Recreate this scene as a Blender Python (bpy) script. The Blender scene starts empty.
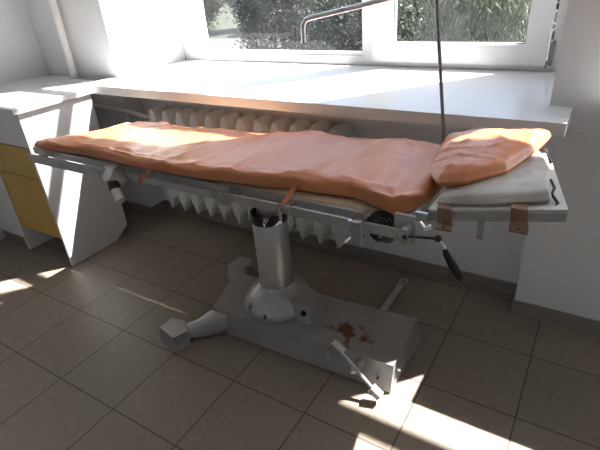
import bpy, bmesh, math, random
from mathutils import Vector, Matrix, noise
random.seed(7)
C = bpy.context.scene.collection
PI = math.pi

# ------------------------------------------------------------------ materials
def mat(name, col, rough=.5, metal=0, spec=.5, **kw):
    m = bpy.data.materials.new(name); m.use_nodes = True
    b = m.node_tree.nodes['Principled BSDF']
    b.inputs['Base Color'].default_value = (*col, 1)
    b.inputs['Roughness'].default_value = rough
    b.inputs['Metallic'].default_value = metal
    b.inputs['Specular IOR Level'].default_value = spec
    return m
def noisy(name, c1, c2, scale=8, rough=.5, metal=0, bump=0, bscale=40, rvar=0, spec=.5, detail=4, lo=.35, hi=.65, stretch=(1,1,1)):
    m = mat(name, c1, rough, metal, spec); nt = m.node_tree; N = nt.nodes; L = nt.links
    b = N['Principled BSDF']
    tc = N.new('ShaderNodeTexCoord'); mp = N.new('ShaderNodeMapping'); mp.inputs['Scale'].default_value = stretch
    L.new(tc.outputs['Object'], mp.inputs['Vector'])
    n = N.new('ShaderNodeTexNoise'); n.inputs['Scale'].default_value = scale; n.inputs['Detail'].default_value = detail
    L.new(mp.outputs['Vector'], n.inputs['Vector'])
    r = N.new('ShaderNodeValToRGB'); r.color_ramp.elements[0].position = lo; r.color_ramp.elements[1].position = hi
    r.color_ramp.elements[0].color = (*c1, 1); r.color_ramp.elements[1].color = (*c2, 1)
    L.new(n.outputs['Fac'], r.inputs['Fac']); L.new(r.outputs['Color'], b.inputs['Base Color'])
    if rvar:
        mr = N.new('ShaderNodeMapRange'); mr.inputs['To Min'].default_value = rough - rvar; mr.inputs['To Max'].default_value = rough + rvar
        L.new(n.outputs['Fac'], mr.inputs['Value']); L.new(mr.outputs['Result'], b.inputs['Roughness'])
    if bump:
        n2 = N.new('ShaderNodeTexNoise'); n2.inputs['Scale'].default_value = bscale; n2.inputs['Detail'].default_value = 5
        L.new(mp.outputs['Vector'], n2.inputs['Vector'])
        bp = N.new('ShaderNodeBump'); bp.inputs['Strength'].default_value = bump; bp.inputs['Distance'].default_value = .01
        L.new(n2.outputs['Fac'], bp.inputs['Height']); L.new(bp.outputs['Normal'], b.inputs['Normal'])
    return m

TILE, TX, TY = .328, -.0356, .6267
def tile_mat(name, c1, c2, mortar):
    m = noisy(name, c1, c2, 30, .42, 0, .05, 90, .06)
    nt = m.node_tree; N = nt.nodes; L = nt.links; b = N['Principled BSDF']
    src = b.inputs['Base Color'].links[0].from_socket
    g = N.new('ShaderNodeNewGeometry'); mp = N.new('ShaderNodeMapping')
    mp.inputs['Location'].default_value = (-TX + 40*TILE, -TY + 40*TILE, 0)
    L.new(g.outputs['Position'], mp.inputs['Vector'])
    br = N.new('ShaderNodeTexBrick'); br.offset = 0; br.squash = 1
    br.inputs['Scale'].default_value = 1; br.inputs['Brick Width'].default_value = TILE; br.inputs['Row Height'].default_value = TILE
    br.inputs['Mortar Size'].default_value = .0035; br.inputs['Mortar Smooth'].default_value = .2; br.inputs['Bias'].default_value = 0
    br.inputs['Color1'].default_value = (.93,.93,.93,1); br.inputs['Color2'].default_value = (1.05,1.04,1.03,1); br.inputs['Mortar'].default_value = (*mortar,1)
    L.new(mp.outputs['Vector'], br.inputs['Vector'])
    mx = N.new('ShaderNodeMix'); mx.data_type = 'RGBA'; mx.blend_type = 'MULTIPLY'; mx.inputs[0].default_value = 1
    L.new(src, mx.inputs[6]); L.new(br.outputs['Color'], mx.inputs[7]); L.new(mx.outputs[2], b.inputs['Base Color'])
    bp = N.new('ShaderNodeBump'); bp.inputs['Strength'].default_value = .4; bp.inputs['Distance'].default_value = .002; bp.invert = True
    L.new(br.outputs['Fac'], bp.inputs['Height']); L.new(bp.outputs['Normal'], b.inputs['Normal'])
    return m

M = {}
M['wall'] = noisy('wall_paint', (.72,.735,.755), (.75,.765,.785), 3, .6, 0, .05, 60)
M['ceiling'] = mat('ceiling_paint', (.8,.8,.8), .8)
M['tile'] = tile_mat('floor_tile', (.24,.199,.163), (.272,.227,.188), (.42,.40,.38))
M['skirt'] = noisy('skirting_tile', (.24,.215,.195), (.28,.25,.225), 20, .4)
M['sill'] = noisy('sill_paint', (.76,.76,.76), (.80,.80,.80), 5, .3, 0, .03, 30)
M['pvc'] = mat('white_pvc', (.80,.80,.80), .3)
M['gasket'] = mat('grey_gasket', (.25,.25,.25), .6)
M['hinge'] = mat('hinge_grey', (.25,.25,.25), .4, .3)
M['cab'] = noisy('white_laminate', (.74,.74,.75), (.78,.78,.79), 4, .35)
M['edge'] = mat('white_edge_band', (.82,.82,.82), .3)
M['yellow'] = noisy('mustard_laminate', (.52,.34,.085), (.60,.40,.11), 5, .4)
M['radiator'] = noisy('radiator_paint', (.66,.65,.62), (.72,.71,.68), 10, .45, 0, .08, 50)
M['steel'] = noisy('brushed_steel', (.42,.42,.415), (.56,.56,.55), 30, .36, .6, .05, 120, .08, stretch=(.3,1,1))
M['polish'] = noisy('polished_column_steel', (.52,.51,.49), (.60,.59,.57), 6, .36, .8, .03, 160, .05, stretch=(1,1,.1))
M['cast'] = noisy('silver_painted_casting', (.39,.39,.39), (.46,.46,.455), 9, .36, .6, .06, 45, .08)
M['chrome'] = mat('chrome', (.8,.8,.82), .1, 1)
M['blacksteel'] = mat('blackened_steel', (.015,.015,.015), .4, 0)
M['rubber'] = mat('black_rubber', (.012,.012,.013), .35)
M['plate'] = noisy('worn_white_plate', (.52,.50,.46), (.64,.62,.58), 12, .4)
M['board'] = noisy('beige_board', (.55,.44,.30), (.62,.51,.36), 6, .5, stretch=(.3,3,1))
M['padcloth'] = noisy('grey_beige_oilcloth', (.38,.355,.315), (.49,.46,.41), 14, .45, 0, .25, 22)
M['leather'] = noisy('brown_leather', (.19,.10,.065), (.25,.14,.09), 20, .5, 0, .2, 90)
M['orange'] = noisy('orange_oilcloth', (.55,.195,.08), (.63,.24,.105), 5, .36, 0, .22, 26, .04)
M['strap'] = noisy('orange_tie', (.42,.13,.05), (.5,.17,.07), 20, .6)
M['plastic'] = mat('pale_grip', (.6,.6,.58), .4)
M['satin'] = mat('satin_chrome', (.86,.88,.92), .28, .9)
M['pole'] = mat('grey_rod', (.20,.205,.21), .5, .3)
M['bark'] = noisy('bark', (.06,.045,.03), (.11,.085,.06), 12, .9)
M['earth'] = noisy('lawn_earth', (.02,.027,.014), (.035,.04,.022), 1.5, .95)
M['path'] = noisy('pale_path', (.05,.05,.05), (.075,.075,.075), 3, .9)

def leaf_mat(name, c1, c2):
    m = noisy(name, c1, c2, 3, .55); nt = m.node_tree; N = nt.nodes; L = nt.links
    b = N['Principled BSDF']; out = N['Material Output']
    t = N.new('ShaderNodeBsdfTranslucent'); src = b.inputs['Base Color'].links[0].from_socket
    L.new(src, t.inputs['Color']); mx = N.new('ShaderNodeMixShader'); mx.inputs[0].default_value = .35
    L.new(b.outputs[0], mx.inputs[1]); L.new(t.outputs[0], mx.inputs[2]); L.new(mx.outputs[0], out.inputs['Surface'])
    return m
M['leaf_dark'] = leaf_mat('dark_leaf', (.018,.026,.017), (.04,.052,.034))
M['leaf_mid'] = leaf_mat('mid_leaf', (.03,.042,.024), (.06,.075,.045))
M['leaf_pale'] = leaf_mat('pale_leaf', (.09,.11,.065), (.17,.19,.13))

def glass_mat():
    m = bpy.data.materials.new('dusty_glass'); m.use_nodes = True; nt = m.node_tree; N = nt.nodes; L = nt.links
    N.remove(N['Principled BSDF']); out = N['Material Output']
    tr = N.new('ShaderNodeBsdfTransparent'); tr.inputs['Color'].default_value = (.97,.98,.98,1)
    tl = N.new('ShaderNodeBsdfTranslucent'); tl.inputs['Color'].default_value = (.9,.92,.95,1)
    gl = N.new('ShaderNodeBsdfGlossy'); gl.inputs['Roughness'].default_value = .02
    lw = N.new('ShaderNodeLayerWeight'); lw.inputs['Blend'].default_value = .5
    pw_ = N.new('ShaderNodeMath'); pw_.operation = 'POWER'; pw_.inputs[1].default_value = 4; L.new(lw.outputs['Facing'], pw_.inputs[0])
    fr = N.new('ShaderNodeMath'); fr.operation = 'MULTIPLY_ADD'; fr.inputs[1].default_value = .6; fr.inputs[2].default_value = .02; L.new(pw_.outputs[0], fr.inputs[0])
    n = N.new('ShaderNodeTexNoise'); n.inputs['Scale'].default_value = 5; n.inputs['Detail'].default_value = 8
    tc = N.new('ShaderNodeTexCoord'); L.new(tc.outputs['Object'], n.inputs['Vector'])
    mr = N.new('ShaderNodeMapRange'); mr.inputs['From Min'].default_value = .35; mr.inputs['From Max'].default_value = .75
    mr.inputs['To Min'].default_value = .003; mr.inputs['To Max'].default_value = .014
    L.new(n.outputs['Fac'], mr.inputs['Value'])
    a = N.new('ShaderNodeMixShader'); L.new(mr.outputs['Result'], a.inputs[0]); L.new(tr.outputs[0], a.inputs[1]); L.new(tl.outputs[0], a.inputs[2])
    c = N.new('ShaderNodeMixShader'); L.new(fr.outputs[0], c.inputs[0]); L.new(a.outputs[0], c.inputs[1]); L.new(gl.outputs[0], c.inputs[2])
    L.new(c.outputs[0], out.inputs['Surface'])
    return m
M['glass'] = glass_mat()

# silver casting with the rust stain on its top
def cast_rust():
    m = noisy('silver_painted_base', (.37,.37,.37), (.42,.42,.415), 7, .36, .55, .05, 60, .05)
    nt = m.node_tree; N = nt.nodes; L = nt.links; b = N['Principled BSDF']; src = b.inputs['Base Color'].links[0].from_socket
    g = N.new('ShaderNodeNewGeometry'); d = N.new('ShaderNodeVectorMath'); d.operation = 'SUBTRACT'; d.inputs[1].default_value = (-.665,1.285,.12)
    L.new(g.outputs['Position'], d.inputs[0])
    s = N.new('ShaderNodeVectorMath'); s.operation = 'MULTIPLY'; s.inputs[1].default_value = (7,11,9); L.new(d.outputs[0], s.inputs[0])
    ln = N.new('ShaderNodeVectorMath'); ln.operation = 'LENGTH'; L.new(s.outputs[0], ln.inputs[0])
    n = N.new('ShaderNodeTexNoise'); n.inputs['Scale'].default_value = 22; n.inputs['Detail'].default_value = 6; L.new(g.outputs['Position'], n.inputs['Vector'])
    ad = N.new('ShaderNodeMath'); ad.operation = 'MULTIPLY_ADD'; ad.inputs[1].default_value = 2.6; L.new(n.outputs['Fac'], ad.inputs[0]); L.new(ln.outputs['Value'], ad.inputs[2])
    r = N.new('ShaderNodeMapRange'); r.inputs['From Min'].default_value = 1.45; r.inputs['From Max'].default_value = 1.85; r.inputs['To Min'].default_value = 1; r.inputs['To Max'].default_value = 0
    L.new(ad.outputs[0], r.inputs['Value'])
    mx = N.new('ShaderNodeMix'); mx.data_type = 'RGBA'; mx.inputs[7].default_value = (.16,.05,.018,1)
    L.new(r.outputs['Result'], mx.inputs[0]); L.new(src, mx.inputs[6]); L.new(mx.outputs[2], b.inputs['Base Color'])
    me = N.new('ShaderNodeMapRange'); me.inputs['To Min'].default_value = .5; me.inputs['To Max'].default_value = 0
    L.new(r.outputs['Result'], me.inputs['Value']); L.new(me.outputs['Result'], b.inputs['Metallic'])
    return m
M['base'] = cast_rust()

# ------------------------------------------------------------------ geometry helpers (world coordinates)
def BM(): return bmesh.new()
def box(bm, a, b):
    x0,x1 = sorted((a[0],b[0])); y0,y1 = sorted((a[1],b[1])); z0,z1 = sorted((a[2],b[2]))
    v = [bm.verts.new(p) for p in ((x0,y0,z0),(x1,y0,z0),(x1,y1,z0),(x0,y1,z0),(x0,y0,z1),(x1,y0,z1),(x1,y1,z1),(x0,y1,z1))]
    for f in ((0,3,2,1),(4,5,6,7),(0,1,5,4),(1,2,6,5),(2,3,7,6),(3,0,4,7)): bm.faces.new([v[i] for i in f])
    return bm
def hexa(bm, bot, top):            # quad prism / frustum from two loops of points (ccw seen from above)
    n = len(bot); a = [bm.verts.new(p) for p in bot]; b = [bm.verts.new(p) for p in top]
    bm.faces.new(a[::-1]); bm.faces.new(b)
    for i in range(n): bm.faces.new((a[i], a[(i+1)%n], b[(i+1)%n], b[i]))
    return bm
def prism(bm, pts, z0, z1):        # plan polygon
    return hexa(bm, [(x,y,z0) for x,y in pts], [(x,y,z1) for x,y in pts])
def frame_at(d):
    d = d.normalized(); u = Vector((0,0,1)) if abs(d.z) < .95 else Vector((1,0,0))
    s = d.cross(u).normalized(); return s, s.cross(d).normalized()
def tube(bm, pts, r, seg=12, cap=True):
    pts = [Vector(p) for p in pts]; rs = r if isinstance(r, (list,tuple)) else [r]*len(pts); rings = []
    s0 = None
    for i, p in enumerate(pts):
        d = (pts[min(i+1,len(pts)-1)] - pts[max(i-1,0)])
        if s0 is None: s, t = frame_at(d)
        else:
            dn = d.normalized(); s = (s0 - dn*s0.dot(dn)).normalized(); t = s.cross(dn).normalized()
        s0 = s
        rings.append([bm.verts.new(p + (s*math.cos(a) + t*math.sin(a))*rs[i]) for a in [2*PI*k/seg for k in range(seg)]])
    for a, b in zip(rings, rings[1:]):
        for k in range(seg): bm.faces.new((a[k], b[k], b[(k+1)%seg], a[(k+1)%seg]))
    if cap: bm.faces.new(rings[0]); bm.faces.new(rings[-1][::-1])
    bmesh.ops.recalc_face_normals(bm, faces=bm.faces)
    return bm
def lathe(bm, c, prof, seg=40, a0=0, a1=2*PI):   # prof (r,z) about vertical axis at c
    full = abs(a1-a0-2*PI) < 1e-6; n = seg if full else seg+1; rings = []
    for r, z in prof:
        rings.append([bm.verts.new((c[0]+r*math.cos(a0+(a1-a0)*k/seg), c[1]+r*math.sin(a0+(a1-a0)*k/seg), z)) for k in range(n)])
    for a, b in zip(rings, rings[1:]):
        for k in range(seg): bm.faces.new((a[k], a[(k+1)%n], b[(k+1)%n], b[k]))
    if full and prof[0][0] > 1e-5: bm.faces.new(rings[0][::-1])
    if full and prof[-1][0] > 1e-5: bm.faces.new(rings[-1])
    bmesh.ops.remove_doubles(bm, verts=bm.verts, dist=1e-6)
    bmesh.ops.recalc_face_normals(bm, faces=bm.faces)
    return bm
def bevel(bm, w, seg=2):
    bmesh.ops.bevel(bm, geom=[e for e in bm.edges if len(e.link_faces) == 2 and e.calc_face_angle(0) > .5], offset=w, segments=seg, profile=.5, affect='EDGES')
    return bm
ROOT = {}
def obj(name, bm, m, parent=None, loc=None, smooth=True, angle=.7):
    me = bpy.data.meshes.new(name)
    bmesh.ops.recalc_face_normals(bm, faces=bm.faces)
    if parent is not None: o0 = ROOT[parent.name]
    elif loc is not None: o0 = Vector(loc)
    else:
        xs = [v.co for v in bm.verts]; lo = [min(v[i] for v in xs) for i in range(3)]; hi = [max(v[i] for v in xs) for i in range(3)]
        o0 = Vector(((lo[0]+hi[0])/2, (lo[1]+hi[1])/2, lo[2]))
    for v in bm.verts: v.co -= o0
    bm.to_mesh(me); bm.free()
    me.materials.append(m if not isinstance(m, str) else M[m])
    o = bpy.data.objects.new(name, me); C.objects.link(o)
    if parent is not None: o.parent = parent
    else: o.location = o0
    ROOT[o.name] = o0
    if smooth:
        for p in me.polygons: p.use_smooth = True
        me.set_sharp_from_angle(angle=angle)
    return o
def tag(o, label=None, cat=None, group=None, kind=None):
    for k, v in (('label',label),('category',cat),('group',group),('kind',kind)):
        if v: o[k] = v
    return o
def thing(name, loc, label=None, cat=None, group=None, kind=None):
    o = bpy.data.objects.new(name, None); C.objects.link(o); o.location = loc; o.empty_display_size = .1
    ROOT[o.name] = Vector(loc); return tag(o, label, cat, group, kind)
def struct(name, bm, m, parent=None):
    o = obj(name, bm, m, parent, loc=None if parent else (0,0,0), smooth=False)
    if parent is None: o['kind'] = 'structure'
    return o
def dup(root, d, rz=0):
    r = root.copy(); C.objects.link(r); r.location = Vector(root.location) + Vector(d)
    r.rotation_euler.z += rz
    for ch in list(root.children):
        c = ch.copy(); C.objects.link(c); c.parent = r
        for g in list(ch.children):
            e = g.copy(); C.objects.link(e); e.parent = c
    return r

# ------------------------------------------------------------------ the room
YW, YN, YF = 1.86, 1.985, 2.60        # wall face, radiator niche back, outer face
XL, XR, YB, ZC = -3.16, 2.95, -3.2, 3.9
W1, W2 = (-2.45,-.15), (.085,2.385)
ZS, ZT = .925, 3.58
ZT2 = 3.37
struct('floor', box(BM(), (XL-.2,YB-.2,-.12), (XR+.2,YN+.005,0)), 'tile')
struct('ceiling', box(BM(), (XL-.2,YB-.2,ZC), (XR+.2,YF,ZC+.15)), 'ceiling')
struct('wall_left', box(BM(), (XL-.2,YB-.2,-.12), (XL,YF,ZC)), 'wall')
struct('wall_right', box(BM(), (XR,YB-.2,-.12), (XR+.2,YF,ZC)), 'wall')
struct('wall_back', box(BM(), (XL,YB-.2,-.12), (XR,YB,ZC)), 'wall')
for nm, x0, x1 in (('wall_window_left',XL,W1[0]), ('wall_window_pillar',W1[1],W2[0]), ('wall_window_right',W2[1],XR)):
    struct(nm, box(BM(), (x0,YW,-.12), (x1,YF,ZC)), 'wall')
for nm, w in (('left',W1), ('right',W2)):
    struct('wall_niche_'+nm, box(BM(), (w[0],YN if nm == 'left' else YW,-.12), (w[1],YF,ZS-.046)), 'wall')
    struct('wall_lintel_'+nm, box(BM(), (w[0],YW,ZT if nm == 'left' else ZT2), (w[1],YF,ZC)), 'wall')

def skirting(name, pts):            # polyline in plan, tiles 7 cm high and 1 cm thick on the room side
    b = BM(); H, T, G = .068, .010, .0015
    for (x0,y0), (x1,y1), nrm in pts:
        L = math.hypot(x1-x0, y1-y0); n = max(1, round(L/TILE)); dx, dy = (x1-x0)/L, (y1-y0)/L
        for k in range(n):
            a, e = L*k/n + G, L*(k+1)/n - G
            box(b, (x0+dx*a, y0+dy*a, 0), (x0+dx*e+nrm[0]*T, y0+dy*e+nrm[1]*T, H))
    return struct(name, b, 'skirt')
skirting('baseboard_window_side', [((XL,YW),(W1[0],YW),(0,-1)), ((W1[0],YN),(W1[1],YN),(0,-1)), ((W1[1],YW),(XR,YW),(0,-1)),
    ((W1[0],YW-.01),(W1[0],YN),(1,0)), ((W1[1],YW-.01),(W1[1],YN),(-1,0))])
skirting('baseboard_left', [((XL,YB),(XL,1.18),(1,0))])
skirting('baseboard_right', [((XR,YB),(XR,YW),(-1,0))])
skirting('baseboard_back', [((XL,YB),(XR,YB),(0,1))])

# sills
def sill(x0, x1, i, w, ex):
    b = BM()
    prism(b, [(x0,1.66),(x1,1.66),(x1,YW-.001),(w[1]-.001,YW-.001),(w[1]-.001,2.425),(w[0]+.001,2.425),(w[0]+.001,YW-.001),(x0,YW-.001)], ZS-.045, ZS)
    bevel(b, .004, 2)
    return struct('trim_%d' % i, b, 'sill')
sill(-2.52, -.076, 1, W1, 0); sill(.04, 2.45, 2, W2, 0)

# windows
def rect_frame(b, x0, x1, z0, z1, wl, wr, wb, wt, y0, y1):
    box(b, (x0,y0,z0), (x1,y1,z0+wb)); box(b, (x0,y0,z1-wt), (x1,y1,z1))
    box(b, (x0,y0,z0+wb), (x0+wl,y1,z1-wt)); box(b, (x1-wr,y0,z0+wb), (x1,y1,z1-wt))
def window(i, w):
    root = thing('window_%d' % i, (w[0],2.42,ZS), kind='structure')
    x0, x1 = w[0]+.002, w[1]-.002; o = w[0] + 2.45
    mu0, mu1 = -1.125+o, -1.045+o; z0, z1 = ZS+.001, (ZT if i == 1 else ZT2)-.002
    TB, TT = 2.763, 2.815
    b = BM(); y0, y1 = 2.432, 2.50
    rect_frame(b, x0, x1, z0, z1, .17, .075, .045, .10, y0, y1)
    box(b, (mu0,y0,z0+.045), (mu1,y1,TB)); box(b, (x0+.17,y0,TB), (x1-.075,y1,TT)); box(b, (mu0,y0,TT), (mu1,y1,z1-.10))
    struct('window_frame', bevel(b,.004,1), 'pvc', root)
    # fixed light bead
    b = BM(); rect_frame(b, x0+.168, mu0+.002, z0+.043, TB+.002, .02, .02, .022, .02, 2.445, 2.468)
    struct('glazing_bead', bevel(b,.004,1), 'pvc', root)
    # opening sash, standing proud of the frame
    b = BM(); rect_frame(b, mu1-.02, x1-.088, z0+.028, TB+.02, .108, .092, .088, .09, 2.398, 2.46)
    bevel(b, .008, 2); s = struct('sash', b, 'pvc', root)
    b = BM(); rect_frame(b, mu1+.086, x1-.178, z0+.114, TB-.068, .006, .006, .006, .006, 2.418, 2.442)
    struct('gasket', b, 'gasket', s)
    b = BM(); box(b, (x1-.082,2.405,ZS+.03), (x1-.062,2.431,ZS+.13)); box(b, (x1-.092,2.40,ZS+.022), (x1-.080,2.41,ZS+.05)); bevel(b,.003,1)
    struct('hinge', b, 'hinge', root)
    for nm, a in (('glass', (x0+.16,mu0+.01,z0+.04,TB+.01)), ('glass', (mu1+.08,x1-.17,z0+.10,TB-.06)), ('glass', (x0+.16,mu0+.01,TT-.01,z1-.09)), ('glass', (mu1-.01,x1-.07,TT-.01,z1-.09))):
        struct(nm, box(BM(), (a[0],2.452,a[2]), (a[1],2.457,a[3])), 'glass', root)
    b = BM(); prism(b, [(x0,2.50),(x1,2.50),(x1,2.66),(x0,2.66)], ZS-.03, ZS+.012)
    struct('outer_ledge', b, 'pvc', root)
    return root
window(1, W1); window(2, W2)

# riser pipe and heating pipe
o = obj('heating_pipe', tube(BM(), [(-2.81,1.815,0),(-2.81,1.815,1.2),(-2.81,1.815,2.4),(-2.81,1.815,ZC)], .024, 20), 'radiator')
tag(o, 'white painted vertical heating riser pipe in the wall corner left of the window', 'pipe')

# two tiny wall plugs right of the sill
for k, x in enumerate((-.0451,-.030)):
    b = BM(); tube(b, [(x,YW+.004,.8362),(x,YW-.0015,.8362)], .0022, 8)
    tag(obj('wall_plug', b, 'gasket'), ('left' if k == 0 else 'right') + ' one of two tiny dark plugs in the wall below the sill end', 'wall plug', 'tiny plugs in the wall right of the sill')

# ------------------------------------------------------------------ radiator
rad = thing('radiator', (-1.6,1.89,.0), 'white cast iron sectional radiator in the niche under the window sill, behind the table', 'radiator')
x = -2.25; ZR0, ZR1 = .15, .765; n = 12; P = .1085; proto = None
def section_bm(xc):
    h = P/2 - .0015
    prof = [(0,ZR0-.025),(.014,ZR0-.008),(.034,ZR0+.035),(h,ZR0+.055),(h,ZR0+.095),(.036,ZR0+.115),(.036,ZR1-.12),(h,ZR1-.10),(h,ZR1-.055),(.036,ZR1-.02),(.018,ZR1)]
    pts = prof + [(-a,z) for a, z in prof[:0:-1]]
    b = BM()
    yf, yb = 1.825, 1.955
    # front and back loops are pinched so that each section has a raised centre rib
    fa = [b.verts.new((xc+a*.55, yf, z)) for a, z in pts]; fb = [b.verts.new((xc+a, yf+.028, z)) for a, z in pts]
    ba = [b.verts.new((xc+a, yb-.028, z)) for a, z in pts]; bb = [b.verts.new((xc+a*.55, yb, z)) for a, z in pts]
    N_ = len(pts); b.faces.new(fa); b.faces.new(bb[::-1])
    for A, B in ((fa,fb),(fb,ba),(ba,bb)):
        for i in range(N_): b.faces.new((A[i], B[i], B[(i+1)%N_], A[(i+1)%N_]))
    bmesh.ops.recalc_face_normals(b, faces=b.faces)
    return bevel(b, .005, 2)
proto = obj('section', section_bm(x + P/2), 'radiator', rad)
for k in range(1, n):
    c = proto.copy(); c.location = (k*P,0,0); C.objects.link(c); c.parent = rad
b = BM(); tube(b, [(x-.02,1.89,ZR1-.075),(x+n*P+.02,1.89,ZR1-.075)], .024, 16); tube(b, [(x-.02,1.89,ZR0+.075),(x+n*P+.02,1.89,ZR0+.075)], .024, 16)
obj('nipple_tubes', b, 'radiator', rad)
b = BM(); tube(b, [(-2.785,1.838,.745),(-2.50,1.838,.735),(-2.36,1.838,.728),(-2.32,1.85,.715),(-2.29,1.875,.698),(x,1.89,ZR1-.075)], .0135, 12)
obj('feed_pipe', b, 'radiator', rad)
b = BM(); tube(b, [(x+.02,1.89,ZR1-.075),(x-.03,1.89,ZR1-.075)], .020, 6); obj('coupling', b, 'radiator', rad)
for xx in (x+.3, x+n*P-.3):
    for z in (ZR0+.035, ZR1-.115): obj('bracket', box(BM(), (xx-.012,1.87,z), (xx+.012,YN-.0005,z+.02)), 'radiator', rad)

# ------------------------------------------------------------------ cabinets
cab = thing('drawer_cabinet', (-2.63,1.4,0), 'white cabinet with mustard yellow drawer and door, standing at the foot end of the table', 'cabinet')
CX0, CX1, CT = -2.86, -2.41, .92
def side_panel(x0, x1, name='side_panel'):
    b = BM(); pts = [(1.2,0),(1.52,0),(1.62,.065),(1.62,.89),(1.2,.89)]
    a = [b.verts.new((x0,y,z)) for y, z in pts]; c = [b.verts.new((x1,y,z)) for y, z in pts]
    b.faces.new(a); b.faces.new(c[::-1])
    for i in range(5): b.faces.new((a[i], c[i], c[(i+1)%5], a[(i+1)%5]))
    return obj(name, bevel(b,.0015,1), 'cab', cab)
side_panel(CX1-.018, CX1); side_panel(CX0, CX0+.018)
i0, i1 = CX0+.0185, CX1-.0185
obj('back_panel', box(BM(), (i0,1.57,.16), (i1,1.585,.889)), 'cab', cab)
obj('shelf', box(BM(), (i0,1.224,.708), (i1,1.57,.722)), 'cab', cab)
obj('apron_panel', bevel(box(BM(), (i0+.002,1.206,.711), (i1-.002,1.222,.889)),.0015,1), 'cab', cab)
obj('bottom_panel', box(BM(), (i0,1.225,.178), (i1,1.57,.194)), 'cab', cab)
obj('drawer', bevel(box(BM(), (i0+.002,1.203,.536), (i1-.002,1.222,.705)),.0015,1), 'yellow', cab)
obj('door', bevel(box(BM(), (i0+.002,1.203,.175), (i1-.002,1.222,.531)),.0015,1), 'yellow', cab)
b = BM(); prism(b, [(XL+.003,1.175),(-2.395,1.175),(-2.395,1.64),(-2.53,1.64),(-2.53,1.786),(-2.845,1.786),(-2.845,1.845),(XL+.003,1.845)], .893, CT); bevel(b,.002,1)
tag(obj('worktop', b, 'cab'), 'white laminate worktop spanning the drawer cabinet up to the left wall', 'worktop')
sc = thing('plain_cabinet', (-3.01,1.4,0), 'plain white lower cabinet on a dark tiled plinth, left of the yellow fronted one', 'cabinet')
obj('carcass', bevel(box(BM(), (XL+.006,1.21,.072), (CX0-.006,1.62,.892)),.002,1), 'cab', sc)
obj('plinth', box(BM(), (XL+.006,1.218,0), (CX0-.006,1.6,.071)), 'skirt', sc)

# ------------------------------------------------------------------ operating table
ot = thing('operating_table', (-1.03,1.33,0), 'old silver steel operating table on a round column and heavy flat base', 'operating table')
# base
b = BM()
hexa(b, [(-1.30,1.15,.006),(-.452,1.178,.006),(-.445,1.50,.006),(-1.385,1.45,.006)], [(-1.29,1.165,.12),(-.452,1.203,.12),(-.465,1.492,.12),(-1.368,1.432,.12)])
bevel(b, .005, 2); base = obj('base_plate', b, 'base', ot)
b = BM(); box(b, (-1.22,1.20,0), (-.54,1.44,.008)); obj('floor_pad', b, 'rubber', ot)
def lofted(rects):
    b = BM(); rings = []
    for pts in rects: rings.append([b.verts.new(p) for p in pts])
    b.faces.new(rings[0]); b.faces.new(rings[-1][::-1])
    for A, B in zip(rings, rings[1:]):
        n = len(A)
        for i in range(n): b.faces.new((A[i], B[i], B[(i+1)%n], A[(i+1)%n]))
    bmesh.ops.recalc_face_normals(b, faces=b.faces)
    return b
b = lofted([[(-1.31,1.165,.008),(-1.205,1.165,.008),(-1.205,1.17,.112),(-1.30,1.17,.112)],
            [(-1.345,1.11,.012),(-1.25,1.11,.012),(-1.262,1.115,.085),(-1.335,1.115,.085)],
            [(-1.38,1.07,.014),(-1.315,1.055,.014),(-1.335,1.06,.068),(-1.385,1.07,.068)],
            [(-1.42,1.045,.016),(-1.36,1.015,.016),(-1.37,1.02,.062),(-1.425,1.045,.062)]])
bevel(b,.012,2); obj('outrigger', b, 'cast', ot)
b = BM(); hexa(b, [(-1.462,.985,0),(-1.355,.957,0),(-1.318,1.03,0),(-1.378,1.085,0),(-1.46,1.07,0)], [(-1.455,.992,.075),(-1.350,.97,.075),(-1.325,1.03,.078),(-1.382,1.075,.078),(-1.452,1.062,.077)])
bevel(b,.009,2); ft = obj('foot_block', b, 'cast', ot)
b = lofted([[(-1.385,1.41,.01),(-1.335,1.46,.01),(-1.33,1.45,.10),(-1.37,1.41,.10)], [(-1.45,1.50,.01),(-1.39,1.545,.01),(-1.39,1.54,.075),(-1.445,1.50,.075)]])
bevel(b,.01,2); obj('outrigger', b, 'cast', ot)
b = BM(); hexa(b, [(-1.50,1.50,0),(-1.42,1.48,0),(-1.36,1.55,0),(-1.40,1.62,0),(-1.48,1.61,0)], [(-1.49,1.51,.085),(-1.42,1.49,.085),(-1.37,1.55,.088),(-1.405,1.605,.088),(-1.475,1.60,.086)])
bevel(b,.01,2); obj('foot_block', b, 'cast', ot)
# column
cc = (-1.043,1.335)
fl = [(.146,.1205),(.154,.124),(.155,.134),(.147,.156),(.130,.186),(.108,.210),(.086,.226),(.076,.238)]
flo = obj('flange', lathe(BM(), cc, fl, 48), 'cast', ot)
for a in (-2.0,1.2,2.6):
    c = (cc[0]+.140*math.cos(a), cc[1]+.140*math.sin(a)); obj('flange_bolt', tube(BM(), [(*c,.145),(*c,.176)], .012, 6), 'cast', flo)
obj('bolt_hole', tube(BM(), [(-1.015,1.183,.145),(-1.015,1.20,.155)], .008, 12), 'rubber', flo)
b = BM(); hexa(b, [(-1.0,1.262,.121),(-.836,1.255,.121),(-.832,1.380,.121),(-.96,1.41,.121)], [(-1.0,1.278,.212),(-.843,1.268,.198),(-.85,1.377,.200),(-.955,1.392,.214)])
bevel(b,.004,2); hs = obj('gear_housing', b, 'cast', ot)
b = BM(); tube(b, [(-.868,1.2585,.168),(-.868,1.272,.168)], .013, 16); obj('shaft_hole', b, 'rubber', hs)
b = BM(); tube(b, [(-1.12,1.166,.135),(-1.125,1.15,.13)], .006, 8); obj('set_screw', b, 'cast', flo)
obj('column', lathe(BM(), cc, [(.075,.22),(.073,.25),(.071,.545),(.069,.548),(.0655,.548),(.0655,.50)], 56), 'polish', ot)
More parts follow.
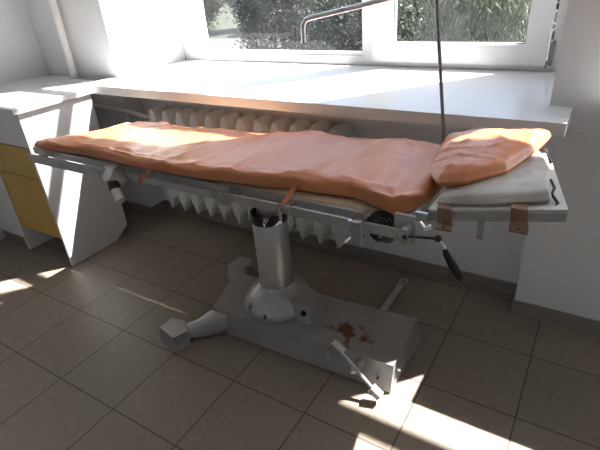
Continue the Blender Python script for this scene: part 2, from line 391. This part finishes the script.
obj('collar', lathe(BM(), cc, [(.0715,.538),(.0745,.539),(.0765,.572),(.074,.577),(.066,.577),(.0655,.548)], 56), 'blacksteel', ot)
b = BM(); lathe(b, cc, [(.064,.50),(.064,.552),(.048,.558),(.046,.70)], 32); obj('piston', b, 'polish', ot)
b = BM(); tube(b, [(-1.005,1.250,.565),(-1.005,1.275,.575)], .008, 12); tube(b, [(-1.005,1.252,.555),(-1.005,1.257,.585)], .004, 8); obj('collar_screw', b, 'chrome', ot)
b = BM(); box(b, (-1.17,1.22,.705), (-.89,1.46,.755)); bevel(b,.012,2); obj('saddle', b, 'cast', ot)

# top frame: torso section
b = BM()
box(b, (-1.0,1.056,.775), (-.50,1.070,.811)); box(b, (-1.0,1.574,.765), (-.38,1.59,.805))
for xx in (-.985,-.70,-.42): box(b, (xx,1.074,.762), (xx+.03,1.574,.79))
bevel(b,.002,1); obj('torso_frame', b, 'steel', ot)
b = BM(); prism(b, [(-.985,1.0715),(-.50,1.0715),(-.49,1.088),(-.43,1.088),(-.43,1.588),(-.985,1.58)], .801, .813); bevel(b,.002,1); obj('torso_board', b, 'board', ot)
# leg section (its far side hangs a little lower)
def zl(y): return -.070*(y-1.05)
b = BM()
box(b, (-2.095,1.055,.780), (-1.03,1.070,.810))
def slab(b, pts, z0, z1): hexa(b, [(x,y,z0+zl(y)) for x,y in pts], [(x,y,z1+zl(y)) for x,y in pts])
slab(b, [(-2.095,1.565),(-1.03,1.578),(-1.03,1.598),(-2.095,1.585)], .775, .800)
for xx in (-2.093,-1.55,-1.07): slab(b, [(xx,1.07),(xx+.03,1.07),(xx+.03,1.565),(xx,1.565)], .770, .795)
bevel(b,.002,1); obj('leg_frame', b, 'steel', ot)
b = BM(); slab(b, [(-2.085,1.071),(-1.035,1.071),(-1.035,1.577),(-2.085,1.564)], .800, .810); bevel(b,.002,1); obj('leg_board', b, 'board', ot)
# side rails (three lengths, near side; one on the far side)
def rail(x0, x1, y0, z0, z1, name='side_rail'):
    b = BM(); box(b, (x0,y0,z0), (x1,y0+.010,z1)); bevel(b,.0025,2); return obj(name, b, 'steel', ot)
rail(-.965,-.378,1.024,.772,.800)
rail(-1.45,-1.028,1.026,.770,.796)
rail(-2.095,-1.52,1.024,.752,.790)
rail(-.965,-.378,1.605,.772,.800)
b = BM()
for xx in (-.93,-.66,-.53,-1.42,-1.08,-2.02,-1.6): obj('rail_spacer', box(BM(), (xx,1.034,.777), (xx+.025,1.056,.79)), 'steel', ot)
for xx in (-.93,-.66,-.41): obj('rail_spacer', box(BM(), (xx,1.59,.776), (xx+.025,1.605,.795)), 'steel', ot)
b.free()
b = BM(); box(b, (-1.025,1.028,.752), (-.968,1.062,.812)); bevel(b,.006,2); tube(b, [(-.997,1.015,.782),(-.997,1.07,.782)], .017, 20); obj('hinge_block', b, 'steel', ot)
# joint clamp below the leg section
b = BM(); box(b, (-1.545,1.0,.745), (-1.49,1.06,.815)); bevel(b,.008,2); tube(b, [(-1.50,.985,.80),(-1.495,1.035,.755)], .026, 24); jc = obj('joint_clamp', b, 'steel', ot)
b = BM(); tube(b, [(-1.495,.995,.768),(-1.478,.985,.742)], .021, 24); obj('clamp_ring', b, 'blacksteel', jc)
b = BM(); tube(b, [(-1.478,.985,.742),(-1.440,.968,.708)], [.017,.018], 24); kn = obj('clamp_knob', b, 'plastic', jc); kn['label'] = 'pale grey plastic knob'
# chrome rail clamps
def clampset(xc):
    b = BM()
    for dx in (-.018,.018): box(b, (xc+dx-.0035,1.006,.760 if dx < 0 else .735), (xc+dx+.0035,1.012,.806))
    box(b, (xc-.0205,1.008,.802), (xc+.0205,1.012,.807))
    for dx in (-.018,.018): box(b, (xc+dx-.0035,1.008,.802), (xc+dx+.0035,1.052,.808))
    c = obj('rail_clamp', b, 'chrome', ot)
    b = BM(); tube(b, [(xc-.018,1.012,.752),(xc-.026,.994,.742)], .006, 12); tube(b, [(xc-.04,.998,.735),(xc-.014,.992,.747)], .0035, 8); obj('wing_screw', b, 'chrome', c)
clampset(-.728); clampset(-.497)
# black coiled hose behind the rail
b = BM()
for k in range(7):
    cy = 1.041 + k*.006; R_ = .020 + .0040*k
    ring = [(-.447 + R_*math.cos(t)+.002*math.sin(3*t+k), cy+.003*math.sin(2*t+k), .768 + (R_+.003)*math.sin(t)) for t in [2*PI*j/28 for j in range(29)]]
    tube(b, ring, .0042, 8)
tube(b, [(-.447,1.040,.768),(-.447,1.084,.768)], .012, 20)
obj('coiled_hose', b, 'rubber', ot)
# joint between torso and head sections
b = BM(); box(b, (-.402,1.045,.755), (-.345,1.058,.835)); box(b, (-.345,1.045,.825), (-.315,1.056,.850)); box(b, (-.402,1.58,.755), (-.30,1.595,.86)); bevel(b,.004,2)
tube(b, [(-.365,1.02,.80),(-.365,1.06,.80)], .013, 20); tube(b, [(-.35,1.06,.83),(-.35,1.58,.83)], .012, 16)
obj('head_joint', b, 'steel', ot)
b = BM(); hexa(b, [(-.372,1.066,.808),(-.315,1.058,.822),(-.315,1.075,.822),(-.372,1.078,.808)], [(-.345,1.066,.835),(-.315,1.060,.852),(-.315,1.075,.852),(-.345,1.078,.835)]); bevel(b,.004,2); obj('joint_cover', b, 'blacksteel', ot)
b = BM(); tube(b, [(-.325,1.025,.835),(-.31,1.015,.825),(-.295,1.022,.832)], .006, 10); obj('joint_pin', b, 'chrome', ot)
# crank
b = BM(); tube(b, [(-.36,1.018,.79),(-.275,1.018,.803)], .0035, 10); ck = obj('crank_shaft', b, 'blacksteel', ot)
for p in ((-.36,1.018,.79),(-.276,1.018,.803)):
    b = BM(); r = .0095; lathe(b, (p[0],p[1]), [(0,p[2]-r)]+[(r*math.sin(PI*k/10), p[2]-r*math.cos(PI*k/10)) for k in range(1,10)]+[(0,p[2]+r)], 16)
    obj('ball_end', b, 'rubber', ck)
b = BM(); tube(b, [(-.276,1.018,.803),(-.262,1.015,.792),(-.254,1.012,.778)], .004, 10); obj('crank_arm', b, 'chrome', ck)
b = BM(); tube(b, [(-.256,1.012,.781),(-.250,1.01,.770),(-.232,1.008,.742),(-.214,1.006,.715),(-.208,1.005,.707)], [.006,.0095,.0115,.0115,.007], 16); g = obj('crank_grip', b, 'rubber', ck)
b = BM(); box(b, (-.368,1.012,.768), (-.352,1.024,.812)); bevel(b,.003,1); obj('shaft_bearing', b, 'steel', ck)
b = BM(); box(b, (-.205,1.12,.765), (-.190,1.124,.875)); obj('hanging_strap', b, 'steel', ot)
# head plate
def hz(x): return .858 + (x+.30)*.195
def headquad(zo): return [(-.315,1.055,hz(-.315)+zo), (-.013,1.058,hz(-.013)+zo), (-.098,1.45,hz(-.098)+zo), (-.315,1.50,hz(-.315)+zo)]
b = BM(); hexa(b, headquad(-.004), headquad(.004)); bevel(b,.0015,1); hp = obj('head_plate', b, 'plate', ot)
b = BM()
def bar3(b, p, q, w, z0, z1):
    p, q = Vector(p), Vector(q); d = (q-p).normalized(); s = Vector((-d.y,d.x,0)).normalized()*w
    hexa(b, [p+Vector((0,0,z0)), q+Vector((0,0,z0)), q+s+Vector((0,0,z0)), p+s+Vector((0,0,z0))], [p+Vector((0,0,z1)), q+Vector((0,0,z1)), q+s+Vector((0,0,z1)), p+s+Vector((0,0,z1))])
H = headquad(0)
for i in range(4): bar3(b, H[i], H[(i+1)%4], .012, -.027, -.005)
bevel(b,.002,1); obj('head_frame', b, 'steel', ot)
# leather straps over the edge of the head plate
def leather(xc):
    b = BM(); w = .0175; z = hz(xc)
    path = [(1.10,z+.0075),(1.062,z+.0075),(1.050,z+.006),(1.047,z-.005),(1.045,z-.022),(1.040,z-.032),(1.024,z-.038)]
    A = []
    for s_, (y, zz) in enumerate(path):
        xx = xc + .004*s_/2; ww = w + (.003 if s_ > 4 else 0)
        A.append([b.verts.new((xx-ww,y,zz)), b.verts.new((xx+ww,y,zz)), b.verts.new((xx+ww,y+.001,zz+.0035)), b.verts.new((xx-ww,y+.001,zz+.0035))])
    for P_, Q_ in zip(A, A[1:]):
        for i in range(4): b.faces.new((P_[i],Q_[i],Q_[(i+1)%4],P_[(i+1)%4]))
    b.faces.new(A[0]); b.faces.new(A[-1][::-1])
    l = obj('leather_strap', b, 'leather', ot); l['label'] = 'brown leather strap'
    b = BM(); tube(b, [(xc+.010,1.035,z-.0315),(xc+.0105,1.029,z-.0345)], .003, 10); obj('strap_hole', b, 'rubber', l)
leather(-.279); leather(-.112)
# pedal on the front of the base
pl = obj('pedal_lever', tube(BM(), [(-.655,1.145,.170),(-.612,1.14,.145),(-.575,1.135,.113),(-.53,1.13,.078),(-.475,1.122,.038)], [.006,.007,.010,.008,.007], 14), 'cast', ot)
def pad(c, d, L):
    b = BM(); c = Vector(c); d = Vector(d).normalized(); s = Vector((0,-1,0)); u = d.cross(s)
    for k in range(5):
        p = c + d*(k*L/5); q = p + d*(L/5*.72)
        hexa(b, [p-s*.013-u*.013, p+s*.017-u*.013, q+s*.017-u*.013, q-s*.013-u*.013], [p-s*.013+u*.013, p+s*.017+u*.013, q+s*.017+u*.013, q-s*.013+u*.013])
    tube(b, [c, c+d*L], .011, 10)
    bmesh.ops.recalc_face_normals(b, faces=b.faces)
    return obj('pedal_pad', b, 'cast', pl)
pad((-.672,1.145,.188), (1,0,-.62), .055); pad((-.505,1.125,.062), (1,0,-.75), .048)
b = BM(); tube(b, [(-.575,1.14,.113),(-.575,1.19,.10)], .016, 20); tube(b, [(-.585,1.115,.118),(-.565,1.14,.10)], .012, 12); obj('pedal_hub', b, 'cast', pl)
b = BM(); tube(b, [(-.705,1.175,.085),(-.705,1.150,.085)], .012, 6); obj('base_bolt', b, 'cast', ot)
b = BM(); box(b, (-.448,1.235,.070), (-.436,1.30,.082)); bevel(b,.002,1); obj('end_catch', b, 'chrome', ot)
b = BM()
for z in (.055,.082): tube(b, [(-.505,1.185,z),(-.505,1.176,z)], .004, 10)
obj('plug_hole', b, 'rubber', ot)
b = BM(); box(b, (-.665,1.485,.022), (-.637,1.80,.030)); bevel(b,.002,1)
tube(b, [(-.650,1.80,.026)]+[(-.650+.016*math.sin(t),1.832-.026*math.cos(t),.026) for t in [k*2*PI/16 for k in range(17)]], .006, 8)
obj('brake_bar', b, 'steel', ot)

# ------------------------------------------------------------------ drape frame above the table
an = thing('drape_frame', (-.425,1.545,.83), 'thin steel rod standing at the far table edge behind the pillow, with a bent arm', 'drape frame')
b = BM(); tube(b, [(-.425,1.555,.80),(-.430,1.553,.9),(-.478,1.545,1.31),(-.484,1.543,1.36)], .0058, 12); obj('upright_rod', b, 'pole', an)
b = BM(); tube(b, [(-.484,1.543,1.355),(-.60,1.535,1.318),(-.75,1.53,1.289),(-.905,1.52,1.263),(-.925,1.52,1.257),(-.936,1.52,1.243),(-.938,1.52,1.225),(-.938,1.52,1.182)], .0085, 16)
obj('bent_arm', b, 'satin', an)
b = BM(); box(b, (-.437,1.535,.79), (-.41,1.604,.815)); bevel(b,.004,1); obj('clamp', b, 'steel', an)
obj('elbow_joint', bevel(box(BM(), (-.505,1.525,1.335), (-.465,1.56,1.372)),.004,1), 'steel', an)

# ------------------------------------------------------------------ mattress
def lerp(tab, x):
    if x <= tab[0][0]: return tab[0][1]
    for (a, va), (b_, vb) in zip(tab, tab[1:]):
        if x <= b_:
            t = (x-a)/(b_-a); t = t*t*(3-2*t)*.4 + t*.6; return va + (vb-va)*t
    return tab[-1][1]
near = [(-2.075,1.05),(-1.98,1.040),(-1.72,1.055),(-1.33,1.035),(-1.1,1.046),(-.9,1.066),(-.73,1.092),(-.56,1.108),(-.45,1.074),(-.40,1.068),(-.36,1.10),(-.30,1.20)]
far = [(-2.075,1.495),(-1.9,1.495),(-1.4,1.51),(-1.2,1.52),(-.97,1.535),(-.75,1.495),(-.62,1.49),(-.46,1.51),(-.30,1.48)]
zb = [(-2.075,.812),(-.47,.8135),(-.42,.806),(-.36,.822),(-.30,.862)]
th = [(-2.075,.024),(-1.9,.040),(-1.3,.050),(-.8,.055),(-.45,.060),(-.36,.06),(-.30,.045)]
def mattress_bm():
    b = BM(); NU, NV = 260, 72; rings = []
    for i in range(NU+1):
        u = i/NU; x = -2.075 + u*(-.30+2.035)
        yn, yf, z0, t = lerp(near,x), lerp(far,x), lerp(zb,x), lerp(th,x)
        e = min(1, max(0, u/.012)); e2 = min(1, (1-u)/.02)
        s = math.sqrt(max(0,1-(1-min(e,e2))**2)); t = t*(.25+.75*s)
        yc, hw = (yn+yf)/2, (yf-yn)/2; ring = []
        for j in range(NV):
            a = 2*PI*j/NV; ca, sa = math.cos(a), math.sin(a)
            px = (abs(ca)**.16)*(1 if ca > 0 else -1); pz = (abs(sa)**.55)*(1 if sa > 0 else -1)
            y = yc + hw*px; z = z0 + t*(.5+.5*pz)
            # the foot end runs diagonally: the near corner reaches further left
            xx = x + max(0,(y-yn))*.40*max(0,1-u*6)
            nv = Vector((xx,y,0))
            if pz > -.5:
                w = noise.noise(Vector((xx*5.5+y*6,y*13-xx*2,1)))*.006 + noise.noise(Vector((xx*15+y*10,y*30-xx*6,4)))*.0030
                r = 1-abs(noise.noise(Vector((xx*3.0+y*5.5,y*7-xx*1.5,9))))*2.2; w += max(0,r)**3*.0075
                r = 1-abs(noise.noise(Vector((xx*5+y*9+3,y*8-xx*4,2))))*2.4; w += max(0,r)**3*.005
                r = 1-abs(noise.noise(Vector((xx*9+y*16,y*15-xx*7,6))))*2.6; w += max(0,r)**2*.0035
                z += w*min(1,(pz+.5)) - .002
                y += noise.noise(Vector((xx*11,z*20,7)))*.006*abs(px)
            zz = max(z,z0)
            if xx < -.9: zz -= .070*max(0,y-1.05)*min(1,(-.9-xx)/.25)
            ring.append(b.verts.new((xx,y,zz)))
        rings.append(ring)
    for A, B in zip(rings, rings[1:]):
        for j in range(NV): b.faces.new((A[j], B[j], B[(j+1)%NV], A[(j+1)%NV]))
    b.faces.new(rings[0]); b.faces.new(rings[-1][::-1])
    return b
mt = thing('mattress', (-1.2,1.3,.815), 'long thin mattress in wrinkled orange oilcloth covering the operating table', 'mattress')
obj('mattress_cover', mattress_bm(), 'orange', mt, angle=3.2)
def tie(pts, w):
    b = BM(); A = []
    for i, p in enumerate(pts):
        p = Vector(p); d = Vector(pts[min(i+1,len(pts)-1)]) - Vector(pts[max(0,i-1)]); d.normalize()
        s = d.cross(Vector((0,-1,.35))).normalized(); nrm = s.cross(d).normalized()*.0012; s *= w*(1-.25*i/len(pts))
        A.append([b.verts.new(p-s-nrm), b.verts.new(p+s-nrm), b.verts.new(p+s+nrm), b.verts.new(p-s+nrm)])
    for P_, Q_ in zip(A, A[1:]):
        for i in range(4): b.faces.new((P_[i],Q_[i],Q_[(i+1)%4],P_[(i+1)%4]))
    b.faces.new(A[0]); b.faces.new(A[-1][::-1])
    obj('tie_strap', b, 'strap', mt)
tie([(-.735,1.095,.84),(-.737,1.068,.828),(-.742,1.045,.812),(-.752,1.019,.801),(-.757,1.016,.785),(-.765,1.016,.768)], .0085)
tie([(-1.315,1.036,.835),(-1.318,1.028,.820),(-1.332,1.018,.806),(-1.360,1.017,.795),(-1.367,1.017,.780),(-1.368,1.017,.764)], .0075)

# ------------------------------------------------------------------ pad and pillow on the head plate
def cushion(poly, zfun, thick, base_pow, NR=40, wr=.004, droop=0, seed=0, sharp=.5, NS=26):
    # closed pillow shape over a plan polygon; zfun gives the surface it lies on
    pts = [Vector((p[0],p[1],0)) for p in poly]; c = sum(pts, Vector())/len(pts); b = BM()
    L = [(pts[(i+1)%len(pts)]-pts[i]).length for i in range(len(pts))]; T = sum(L); M_ = NR*len(pts); rim = []
    for k in range(M_):
        d = T*k/M_; i = 0
        while d > L[i]: d -= L[i]; i += 1
        rim.append(pts[i].lerp(pts[(i+1)%len(pts)], d/L[i]))
    for _ in range(3): rim = [(rim[k-1]+rim[k]*2+rim[(k+1)%M_])/4 for k in range(M_)]
    top, bot = [], []
    for s in range(NS+1):
        f = 1 - s/NS; rt, rb = [], []
        h = (1 - f**base_pow)**sharp if f < 1 else 0
        for p in rim:
            q = c + (p-c)*f; z0 = zfun(q.x,q.y)
            w = noise.noise(Vector((q.x*16,q.y*16,seed)))*wr + noise.noise(Vector((q.x*38,q.y*30,seed+3)))*wr*.5
            r_ = 1-abs(noise.noise(Vector((q.x*9,q.y*14,seed+8))))*2.2; w += max(0,r_)**3*wr
            rt.append(b.verts.new((q.x,q.y,z0+thick*.35+thick*.65*h + w*min(1,h*1.5))))
            rb.append(b.verts.new((q.x,q.y,z0+thick*.35*(1-min(1,h*2.5)))))
            if s == NS: break
        top.append(rt); bot.append(rb)
    for A in (top, bot):
        for s in range(NS-1):
            for k in range(M_):
                b.faces.new((A[s][k], A[s][(k+1)%M_], A[s+1][(k+1)%M_], A[s+1][k]))
        for k in range(M_): b.faces.new((A[NS-1][k], A[NS-1][(k+1)%M_], A[NS][0]))
    for k in range(M_): b.faces.new((top[0][k], bot[0][k], bot[0][(k+1)%M_], top[0][(k+1)%M_]))
    bmesh.ops.recalc_face_normals(b, faces=b.faces)
    return b
hzf = lambda x, y: max(hz(x)+.0045, hz(-.315)+.0045)
hd = thing('head_pad', (-.2,1.25,.885), 'flat grey beige head pad strapped on the raised head plate, beneath the orange pillow', 'pad')
obj('pad_cover', cushion([(-.305,1.072),(-.17,1.068),(-.050,1.085),(-.066,1.24),(-.115,1.40),(-.305,1.44)], hzf, .034, 9, wr=.003, seed=3, sharp=.6), 'padcloth', hd, angle=3.2)
b = BM(); zz = hz(-.05)+.02
tube(b, [(-.062,1.15,zz+.016),(-.050,1.125,zz+.008),(-.052,1.11,zz-.002),(-.036,1.09,zz-.012),(-.040,1.078,zz-.018)], .0036, 8)
obj('cord_tie', b, 'rubber', hd)
obj('cord_tie', tube(BM(), [(-.10,1.36,zz+.015),(-.09,1.33,zz+.010),(-.078,1.29,zz+.004)], .0036, 8), 'rubber', hd)
pw = cushion([(-.365,1.20),(-.315,1.112),(-.25,1.118),(-.165,1.19),(-.125,1.32),(-.098,1.47),(-.17,1.495),(-.30,1.505),(-.40,1.495),(-.39,1.34)], lambda x, y: .877 + max(0,(x+.41))*.155, .056, 3.4, wr=.006, seed=12, sharp=.55)
tag(obj('pillow', pw, 'orange', angle=3.2), 'plump orange oilcloth pillow at the head end, on top of the grey beige pad', 'pillow')

# ------------------------------------------------------------------ outside
ZG = -1.3
o = obj('ground', box(BM(), (-40,YF+.02,ZG-.2), (20,45,ZG)), 'earth', loc=(0,0,0)); o['kind'] = 'structure'
o = obj('path', box(BM(), (-40,15.2,ZG), (-6.5,18.2,ZG+.03)), 'path', loc=(0,0,0)); o['kind'] = 'structure'
def leaf(b, p, d, up, L, W):
    d = d.normalized(); s = d.cross(up)
    if s.length < 1e-3: s = Vector((1,0,0))
    s = s.normalized()*W; m = p + d*L*.5 + s.cross(d).normalized()*L*.08
    a, c_, e, f = b.verts.new(p), b.verts.new(m+s), b.verts.new(p+d*L), b.verts.new(m-s)
    b.faces.new((a,c_,e,f))
def bush(name, x, y, w, dpt, h, m, label, nl, L=.10, drooping=False, cat='bush'):
    root = thing(name, (x,y,ZG), label, cat, 'bushes and trees outside the window')
    rnd = random.Random(int((x+50)*97+y*13)); b = BM(); tips = []
    for k in range(11):
        a = rnd.uniform(0,2*PI); r = rnd.uniform(.35,.95); t = (x+w*r*math.cos(a)*.8, y+dpt*r*math.sin(a)*.8, ZG+h*rnd.uniform(.55,.95)); tips.append(t)
        tube(b, [(x+.1*math.cos(a),y+.1*math.sin(a),ZG),(x+(t[0]-x)*.3,y+(t[1]-y)*.3,ZG+h*.3),t], [.05,.03,.008], 6)
    obj('branches', b, 'bark', root)
    b = BM(); cl = []
    for k in range(int(nl/38)):
        while True:
            q = Vector((rnd.uniform(-1,1),rnd.uniform(-1,1),rnd.uniform(-1,1)))
            if .45 < q.length < 1: break
        cl.append(Vector((x+q.x*w, y+q.y*dpt, ZG+h*.5+q.z*h*.5)))
    for c in cl:
        if drooping:
            ln = rnd.uniform(.5,1.1); sx = rnd.uniform(-.15,.15)
            for j in range(38):
                t = j/38; p = c + Vector((sx*t+rnd.gauss(0,.05), rnd.gauss(0,.05), -ln*t)); leaf(b, p, Vector((rnd.gauss(0,.5),rnd.gauss(0,.5),-1)), Vector((rnd.gauss(0,1),rnd.gauss(0,1),.2)), L*rnd.uniform(.7,1.3), L*.13)
        else:
            for j in range(38):
                p = c + Vector((rnd.gauss(0,.14),rnd.gauss(0,.14),rnd.gauss(0,.12))); p.z = max(p.z, ZG+.03)
                leaf(b, p, Vector((rnd.gauss(0,1),rnd.gauss(0,1),rnd.gauss(.1,.7))), Vector((rnd.gauss(0,.5),rnd.gauss(0,.5),1)), L*rnd.uniform(.6,1.3), L*.3)
    obj('foliage', b, m, root, smooth=False)
bush('leafy_bush', -5.35, 8.2, 1.05, .8, 3.3, 'leaf_dark', 'dark leafy bush behind the middle of the left pane', 14000, .08)
bush('leafy_bush', -3.3, 7.4, .85, .7, 3.0, 'leaf_mid', 'dark speckled bush right beside the window mullion', 11000, .07)
bush('weeping_tree', -1.45, 6.6, .85, .7, 3.4, 'leaf_pale', 'pale green weeping tree with hanging twigs behind the right pane', 11000, .12, True, 'tree')
bush('leafy_bush', .6, 7.6, 1.0, .8, 3.2, 'leaf_dark', 'dark bush to the right of the weeping tree', 8000, .09)
bush('leafy_bush', -6.6, 12.2, 1.5, .9, 3.6, 'leaf_mid', 'grey green bush farther back, at the left end of the second row', 12000, .10)
bush('leafy_bush', -3.4, 11.6, 1.4, .9, 3.6, 'leaf_dark', 'dark bush farther back, in the middle of the second row', 12000, .10)
bush('leafy_bush', -.4, 11.4, 1.4, .9, 3.6, 'leaf_mid', 'bush farther back, at the right end of the second row', 10000, .10)
for k, x_ in enumerate((-19.7,-16.5,-13.3,-10.1,-6.9)):
    bush('leafy_bush', x_, 21.5+k*.2, 1.32, 1.3, 5.2, 'leaf_dark' if k % 2 else 'leaf_mid', ['leftmost far bush beyond the pale path','second far bush from the left beyond the path','middle one of the five far bushes beyond the path','second far bush from the right beyond the path','rightmost far bush beyond the path, behind the nearer bushes'][k], 13000, .17)

# ------------------------------------------------------------------ light
KX, SZ = .86, 1.92
d = Vector((-KX,-1,-SZ)).normalized()
sun = bpy.data.lights.new('sun', 'SUN'); sun.energy = 30; sun.angle = math.radians(.55); sun.color = (1,.965,.915)
so = bpy.data.objects.new('sun', sun); C.objects.link(so); so.location = (3,8,9); so.rotation_euler = d.to_track_quat('-Z','Y').to_euler()
w = bpy.data.worlds.new('sky'); bpy.context.scene.world = w; w.use_nodes = True; nt = w.node_tree
bg = nt.nodes['Background']; sky = nt.nodes.new('ShaderNodeTexSky'); sky.sky_type = 'NISHITA'; sky.sun_disc = False
sky.sun_elevation = math.atan(SZ/math.hypot(KX,1)); sky.sun_rotation = math.atan2(KX,1); sky.air_density = 1; sky.dust_density = 2.5; sky.ozone_density = .8
nt.links.new(sky.outputs[0], bg.inputs['Color']); bg.inputs['Strength'].default_value = .46
for wd in (W1, W2):
    l = bpy.data.lights.new('window_portal', 'AREA'); l.shape = 'RECTANGLE'; l.size = wd[1]-wd[0]; l.size_y = ZT-ZS; l.cycles.is_portal = True
    lo = bpy.data.objects.new('window_portal', l); C.objects.link(lo); lo.location = ((wd[0]+wd[1])/2, YF+.08, (ZS+ZT)/2); lo.rotation_euler = (-PI/2,0,0)

# ------------------------------------------------------------------ camera
cam = bpy.data.cameras.new('camera'); co = bpy.data.objects.new('camera', cam); C.objects.link(co)
cam.sensor_width = 36; cam.lens = 471.97/600*36; cam.clip_start = .02
R_ = [[0.84973247,0.52189329,-0.07471356],[0.19556687,-0.44362531,-0.87461431],[-0.48960016,0.72857668,-0.47902787]]
r, dn, fw = Vector(R_[0]), Vector(R_[1]), Vector(R_[2])
mw = Matrix(((r.x,-dn.x,-fw.x,0),(r.y,-dn.y,-fw.y,0),(r.z,-dn.z,-fw.z,1.42),(0,0,0,1)))
co.matrix_world = mw
s = bpy.context.scene; s.camera = co
s.view_settings.view_transform = 'Standard'; s.view_settings.look = 'None'; s.view_settings.gamma = 1; s.view_settings.use_curve_mapping = False
s.view_settings.exposure = 0
s.cycles.use_denoising = True; s.cycles.max_bounces = 10; s.cycles.diffuse_bounces = 6; s.cycles.transparent_max_bounces = 16; s.cycles.sample_clamp_indirect = 6
